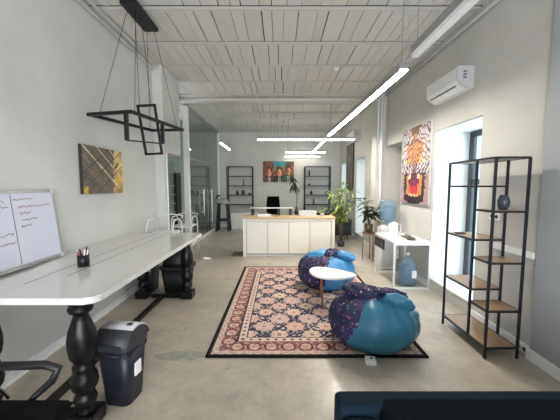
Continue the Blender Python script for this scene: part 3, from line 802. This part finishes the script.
# sockets
for nm, x, y, z, lb in (('wall_socket', RX, 3.14, 1.27, 'white double wall socket behind the black bookcase'), ('wall_socket', RX-.018, 2.66, .06, 'white socket at the foot of the right wall beside the bookcase')):
    t = thing(nm, lb, 'socket', (x, y, z))
    MB().box(-.012, 0, -.075, .075, -.04, .04, .003).build('plate', M['white_plastic'], t)
    for k in (-1, 1): MB().tube([(-.011, k*.036, 0), (-.0135, k*.036, 0)], .021, 14).build('outlet', M['dgrey_plastic'], t)

# ================================================================= WHITE DESK and things on it
t = thing('white_desk', 'narrow white desk with thin square legs below the tiger painting', 'desk', (2.0, 4.835, 0))
MB().box(-.25, .325, -.455, .455, .715, .745, .003).build('desktop', M['lam'], t)
for y in (-.435, .435):
    for x in (-.235, .31): MB().box(x-.0125, x+.0125, y-.0125, y+.0125, 0, .715).build('leg', M['white_plastic'], t)
    MB().box(-.222, .297, y-.0125, y+.0125, 0, .025).box(-.222, .297, y-.0125, y+.0125, .69, .715).build('foot_bar', M['white_plastic'], t)
MB().box(.30, .32, -.42, .42, .02, .04).build('back_bar', M['white_plastic'], t)
t = thing('cable_tray', 'black perforated box hanging under the far front corner of the white desk', 'box', (1.745, 5.02, .60))
MB().box(-.015, .015, -.22, .22, -.07, .1, .008).build('case', M['blackplastic'], t)
for k in range(5): MB().box(-.018, -.014, -.18+k*.08, -.14+k*.08, .0, .04).build('slot', M['dgrey_plastic'], t)
t = thing('water_dispenser', 'white floor water dispenser behind the white desk', 'water dispenser', (2.09, 5.62, 0))
MB().box(-.15, .15, -.15, .15, 0, .80, .02).build('body', M['white_plastic'], t)
MB().lathe([(0, .8), (.13, .8), (.12, .83), (0, .83)]).build('collar', M['white_plastic'], t)
MB().box(-.14, .14, -.165, -.15, .05, .55, .004).build('front_panel', M['grey_plastic'], t)
for k in (-.05, .05): MB().tube([(k, -.15, .70), (k, -.19, .68)], .012, 8).build('tap', M['black'], t)
def bottle_prof(up):
    pr = [(0, 0), (.12, 0), (.135, .02), (.137, .09), (.128, .1), (.137, .11), (.137, .19), (.128, .2), (.137, .21), (.137, .31), (.125, .36), (.07, .42), (.032, .445), (.028, .49), (0, .49)]
    return pr if up else [(r, .46-z) for r, z in pr[::-1] if z <= .46] 
t = thing('water_bottle', 'blue water bottle upside down on top of the water dispenser', 'water bottle', (2.10, 5.62, .831)); t.scale = (1.1, 1.1, 1.15)
MB().lathe([(0, .0), (.03, .0), (.035, .03), (.08, .06), (.13, .11), (.145, .14), (.137, .2), (.145, .21), (.145, .29), (.137, .3), (.145, .31), (.145, .40), (.13, .43), (0, .43)]).build('bottle', M['bottle'], t)
MB().lathe([(0, .02), (.03, .04), (.085, .075), (.13, .13), (.13, .33), (0, .33)]).build('water', M['bottle'], t)
t = thing('water_bottle', 'large blue water bottle with white cap standing on the floor under the white desk', 'water bottle', (2.07, 4.63, 0))
MB().lathe(bottle_prof(True)).build('bottle', M['bottle'], t)
MB().lathe([(0, .015), (.125, .015), (.125, .3), (0, .3)]).build('water', M['bottle'], t)
MB().lathe([(0, .485), (.033, .485), (.033, .525), (0, .53)], n=16).build('cap', M['white_plastic'], t)
MB().box(.02, .09, -.145, -.125, .14, .26, .003).build('label_sticker', M['paper'], t)
t = thing('kettle', 'white electric kettle on the white desk', 'kettle', (1.97, 4.98, .745))
MB().lathe([(0, 0), (.085, 0), (.085, .03), (.08, .05), (.065, .2), (.055, .22), (0, .235)]).build('body', M['white_plastic'], t)
MB().tube([(.06, 0, .2), (.12, 0, .19), (.12, 0, .07), (.08, 0, .05)], .012, 8).build('handle', M['white_plastic'], t)
MB().tube([(-.055, 0, .17), (-.09, 0, .2)], [.02, .012], 8).build('spout', M['white_plastic'], t)
t = thing('serving_tray', 'small brown tray of cups at the wall side of the white desk', 'tray', (2.13, 4.78, .745))
MB().box(-.08, .08, -.12, .12, 0, .015, .003).build('tray', M['stem'], t)
for y in (-.05, .05): MB().lathe([(0, .015), (.025, .015), (.032, .06), (.028, .06), (0, .02)], 0, y, 14).build('cup', M['patt'], t)
tag(MB().box(2.03, 2.15, 4.5, 4.6, .746, .756, .002).build('notebook', M['canvas_edge']), 'small dark notebook near the front of the white desk', 'notebook')

# ================================================================= PLANTS
p = thing('bamboo_palm', 'tall leafy bamboo palm standing beside the right end of the counter', 'plant', (1.62, 7.62, 0))
MB().lathe([(0, 0), (.08, 0), (.10, .14), (.09, .14), (0, .13)]).build('pot', M['dgrey_plastic'], p)
stems = MB(); fol = MB(); random.seed(21)
for k in range(16):
    a = rnd(0, 2*PI); sp = rnd(.15, .58); top = rnd(1.0, 1.55) if k > 3 else rnd(1.55, 1.8)
    pts = [(.03*math.cos(a), .03*math.sin(a), .12), (.05*math.cos(a), .05*math.sin(a), .6), (sp*.45*math.cos(a), sp*.45*math.sin(a), .6+(top-.6)*.6), (sp*math.cos(a), sp*math.sin(a), top)]
    stems.tube(pts, [.012, .010, .007, .003], 6)
    for j in range(54):
        q = rnd(.12, 1.0); i = min(2, int(q*3)); f = q*3-i
        b = Vector(pts[i]).lerp(Vector(pts[i+1]), f)
        if b.z < .72: continue
        aa = rnd(0, 2*PI); leaf(fol, b, (math.cos(aa), math.sin(aa), rnd(-.1, .9)), rnd(.13, .24), rnd(.032, .05), rnd(.2, .8))
stems.build('stem', M['stem'], p); fol.build('foliage', M['leaf'], p, recalc=False)
p = thing('rubber_plant', 'dark broad leaved plant on a tall stand beside the water dispenser', 'plant', (1.90, 6.14, .62))
MB().lathe([(0, 0), (.07, 0), (.09, .17), (.08, .17), (0, .15)]).build('pot', M['stem'], p)
stems = MB(); fol = MB(); random.seed(5)
for k in range(7):
    a = rnd(0, 2*PI); sp = rnd(.05, .28); tp = rnd(.3, .82)
    pts = [(0, 0, .15), (sp*.3*math.cos(a), sp*.3*math.sin(a), .15+tp*.4), (sp*math.cos(a), sp*math.sin(a), .15+tp*.8)]
    stems.tube(pts, [.01, .008, .004], 6)
    for j in range(9):
        q = rnd(.3, 1); i = min(1, int(q*2)); b = Vector(pts[i]).lerp(Vector(pts[i+1]), q*2-i)
        aa = rnd(0, 2*PI); leaf(fol, b, (math.cos(aa), math.sin(aa), rnd(-.2, .8)), rnd(.15, .26), rnd(.08, .12), .4)
stems.build('stem', M['stem'], p); fol.build('foliage', M['leaf_dark'], p, recalc=False)
t = thing('plant_stand', 'tall thin brown stand holding the dark leaved plant', 'plant stand', (1.90, 6.14, 0))
MB().lathe([(0, .59), (.14, .59), (.14, .619), (0, .619)], n=24).build('top', M['legwood'], t)
for k in range(3):
    a = 2*PI*k/3+PI; MB().tube([(.11*math.cos(a), .11*math.sin(a), .59), (.13*math.cos(a), .13*math.sin(a), 0)], .011, 8).build('leg', M['legwood'], t)
# dark armchair behind the palm
t = thing('dark_armchair', 'dark blue armchair half hidden behind the bamboo palm', 'armchair', (1.75, 8.9, 0))
MB().box(-.32, .32, -.3, .3, .12, .42, .04, 3).build('seat', M['potdark'], t)
MB().box(-.32, .32, .18, .32, .3, .85, .04, 3).build('backrest', M['potdark'], t)
for s in (-1, 1): MB().box(s*.34-.06, s*.34+.06, -.3, .3, .12, .6, .03, 3).build('arm', M['potdark'], t)
for sx in (-1, 1):
    for sy in (-1, 1): MB().tube([(sx*.28, sy*.24, 0), (sx*.28, sy*.24, .13)], .018, 8).build('leg', M['legwood'], t)

# ================================================================= SOFA (foreground)
t = thing('sofa', 'dark navy velvet sofa at the bottom right of the room', 'sofa', (1.24, .90, 0))
sm = lambda bm_: [setattr(f, 'smooth', True) for f in bm_.faces]
MB().box(-1.0, 1.0, .22, .33, .12, .695, .025, 3).build('backrest', M['navy'], t)
MB().box(-1.0, -.84, -.5, .24, .12, .665, .05, 4).build('arm', M['navy'], t)
MB().box(.84, 1.0, -.5, .24, .12, .665, .05, 4).build('arm', M['navy'], t)
MB().box(-.84, .84, -.5, .2, .12, .42, .05, 4).build('seat', M['darknavy'], t)
for k in (-1, 1): MB().box(-.83 if k < 0 else .005, -.005 if k < 0 else .83, .02, .29, .40, .697, .035, 4).build('back_cushion', M['darknavy'], t)
for sx in (-.9, .9):
    for sy in (-.4, .25): MB().tube([(sx, sy, 0), (sx, sy, .13)], .02, 8).build('leg', M['blackwood'], t)

# ================================================================= AC
def ac(label, y0, y1, z0, z1):
    t = thing('air_conditioner', label, 'air conditioner', (RX, (y0+y1)/2, z0), 0)
    L = (y1-y0)/2; h = z1-z0
    prof = [(0, 0), (-.08, 0), (-.16, .045), (-.2, .09), (-.205, h-.02), (-.19, h), (0, h)]
    bm = bmesh.new(); A = [bm.verts.new((x, -L, z)) for x, z in prof]; B = [bm.verts.new((x, L, z)) for x, z in prof]
    for i in range(len(prof)):
        j = (i+1) % len(prof); bm.faces.new((A[i], A[j], B[j], B[i]))
    MB().add(bm).build('body', M['white_plastic'], t)
    for s in (-1, 1):
        bm = bmesh.new(); A = [bm.verts.new((x, s*L, z)) for x, z in prof]; B = [bm.verts.new((x, s*(L+.012), z)) for x, z in prof]
        for i in range(len(prof)):
            j = (i+1) % len(prof); bm.faces.new((A[i], A[j], B[j], B[i]))
        bm.faces.new(A); bm.faces.new(B); e = MB().add(bm).build('end_cap', M['ac_side'], t)
        if s < 0:
            for k in range(3): MB().box(-.13, -.09, -L-.014, -L-.012, h*.45+k*.035, h*.45+k*.035+.015).build('slot', M['dgrey_plastic'], e)
    MB().quad((-.162, -L+.06, .04), (-.172, -L+.06, .051), (-.172, L-.06, .051), (-.162, L-.06, .04)).build('air_slot', M['black'], t).location = (-.004, 0, -.004)
    return t
ac('white wall air conditioner high on the right wall above the near window', 3.63, 4.36, 2.785, 3.045)
ac('white wall air conditioner high on the far right wall near the ceiling', 8.6, 9.4, 2.95, 3.22)

# ================================================================= LAMPS
def lamp(label, a, b, mm, w=.062, h=.075, wires=(), cat='lamp', lip=True, hm='housing', grp='linear ceiling lamps'):
    a = Vector(a); b = Vector(b); c = (a+b)/2; d = (b-a); L = d.length/2; rz = math.atan2(d.y, d.x)
    t = thing('linear_lamp', label, cat, c, rz, grp)
    mb = MB().box(-L, L, -w/2, w/2, .0 if lip else .02, h)
    if lip: mb.box(-L, L, -w/2, -w/2+.006, -.02, 0).box(-L, L, w/2-.006, w/2, -.02, 0)
    mb.build('housing', M[hm], t)
    MB().box(-L+.01, L-.01, -w/2+.007, w/2-.007, -.006 if lip else -.022, .0 if lip else .02).build('diffuser', M[mm], t)
    for q in (wires or (-.8, .8)): MB().tube([(q*L, 0, h), (q*L, 0, H-a.z-.02)], .0035, 5).build('wire', M['housing'], t)
    return t
lamp('long lit white linear lamp hanging over the right side of the room', (1.36, 3.3, 2.88), (1.23, 7.5, 2.88), 'lamp_on', w=.10, h=.06, wires=(-.97, .9))
lamp('unlit white linear lamp at the top edge of the room before the lit one', (1.345, 1.5, 2.9), (1.345, 3.02, 2.9), 'lamp_off', w=.08, h=.09, lip=False, wires=(-.9, .93))
lamp('lit linear lamp continuing behind the long lit one above the counter', (1.2, 7.75, 2.81), (1.16, 10.3, 2.81), 'lamp_far', w=.042, lip=False)
lamp('wide lit linear lamp hanging crosswise above the counter', (-.66, 8.5, 2.93), (2.15, 8.5, 2.93), 'lamp_far', w=.042, lip=False, wires=(-.57, .45))
lamp('shorter lit crosswise lamp near the back wall, upper of the pair', (.18, 10.5, 2.80), (1.62, 10.5, 2.80), 'lamp_far', w=.042, lip=False)
lamp('shorter lit crosswise lamp near the back wall, lower of the pair', (.16, 11.1, 2.70), (1.5, 11.1, 2.70), 'lamp_far', w=.042, lip=False)
lamp('short lit lamp hanging near the far end of the glass partition', (-1.72, 8.5, 2.84), (-1.72, 10.1, 2.84), 'lamp_far', w=.042, lip=False)
t = thing('lamp_connector', 'small grey connector bracket between the two long lamps', 'bracket', (1.36, 3.2, 2.93))
MB().box(-.02, .02, -.07, .07, 0, .03, .004).tube([(0, 0, .03), (0, 0, H-2.95)], .003, 5).build('bracket', M['ac_side'], t)

# chandelier
t = thing('geometric_chandelier', 'black chandelier of three rectangular frames hanging over the long table', 'chandelier', (-1.67, 3.65, H-.07))
MB().box(-.09, .09, -.3, .3, -.005, .045, .004).build('ceiling_canopy', M['black'], t)
O = Vector((-1.7, 3.65, H-.07))
def loop(nm, pts, r):
    mb = MB(); q = [Vector(p)-O for p in pts]
    for i in range(4):
        a, b = q[i], q[(i+1) % 4]; d = (b-a).normalized()*r; mb.tube([a-d, b+d], r, square=True)
    o = mb.build(nm, M['black'], t); return o
loop('frame', [(-2.12, 3.25, 2.38), (-1.6, 3.13, 2.38), (-1.39, 4.12, 2.38), (-1.83, 4.16, 2.38)], .017)
loop('frame', [(-1.76, 3.62, 2.57), (-1.555, 3.62, 2.58), (-1.485, 3.62, 2.00), (-1.68, 3.62, 1.99)], .013)
q = [Vector(p)-O for p in ((-1.68, 3.18, 2.375), (-1.68, 3.18, 2.09), (-1.50, 3.70, 2.13), (-1.50, 3.70, 2.375))]
MB().tube(q[:2], .018, square=True).tube(q[2:], .018, square=True).tube(q[1:3], .008, square=True).build('frame', M['black'], t)
for a, b in (((-2.0, 3.24, 2.38), (-1.75, 3.45, 3.6)), ((-1.42, 4.0, 2.38), (-1.65, 3.9, 3.6)), ((-1.74, 3.62, 2.58), (-1.74, 3.6, 3.6)), ((-1.60, 3.62, 2.58), (-1.67, 3.6, 3.6)),
             ((-1.83, 4.1, 2.38), (-1.74, 3.9, 3.6)), ((-1.62, 3.25, 2.38), (-1.66, 3.45, 3.6))):
    MB().tube([Vector(a)-O, Vector(b)-O], .003, 5).build('wire', M['black'], t)

# small things
t = thing('smoke_detector', 'small white round detector on the boarded ceiling', 'smoke detector', (.98, 5.24, H-.055))
MB().lathe([(0, 0), (.04, 0), (.055, .02), (.055, .035), (0, .036)], n=20).build('body', M['white_plastic'], t)
t = thing('loose_cable', 'loose grey cable loop on the ceiling beside the detector', 'cable')
MB().tube([(1.05, 5.2, H-.02), (1.1, 5.1, H-.05), (1.25, 5.02, H-.06), (1.4, 5.1, H-.03)], .008, 6).build('cable', M['ac_side'], t)
mb = MB(); mb.lathe([(0, 0), (.09, 0), (.07, .03), (.03, .045), (0, .05)], sx=1.2, sy=.7, fn=lambda a, z: 1+.2*math.sin(3*a+z*60))
o = mb.build('crumpled_paper', M['paper']); o.location = (-1.62, 6.25, 0); tag(o, 'small crumpled white paper on the floor left of the counter', 'paper')
tag(MB().box(-1.12, -.86, 6.5, 6.9, 0, .02, .004).build('floor_strip', M['stem']), 'dark strip on the floor at the left end of the counter', 'mat')  # thin dark slab added for a dark edge line, not a mat
# hall furniture glimpsed through the doorway
t = thing('wire_rack', 'dark rack with pale shelf edges seen through the doorway', 'shelving', (-2.85, 6.7, 0), R(0))
for x in (-.5, .5): MB().box(x-.02, x+.02, -.15, .15, 0, 1.9).build('post', M['black'], t)
MB().box(-.5, .5, .14, .16, 0, 1.9).build('back_panel', M['hall_dark'], t)
for k in range(8): MB().box(-.5, .5, -.15, .15, .2+k*.2, .215+k*.2).build('shelf', M['ac_side'], t)
# worn patch on the concrete
o = MB().prism([(-1.12, 2.56), (-.96, 2.54), (-.80, 2.55), (-.72, 2.60), (-.72, 2.68), (-.86, 2.70), (-1.05, 2.69), (-1.2, 2.62)], .0002, .0008).build('trim_37', M['stain']); struct(o)
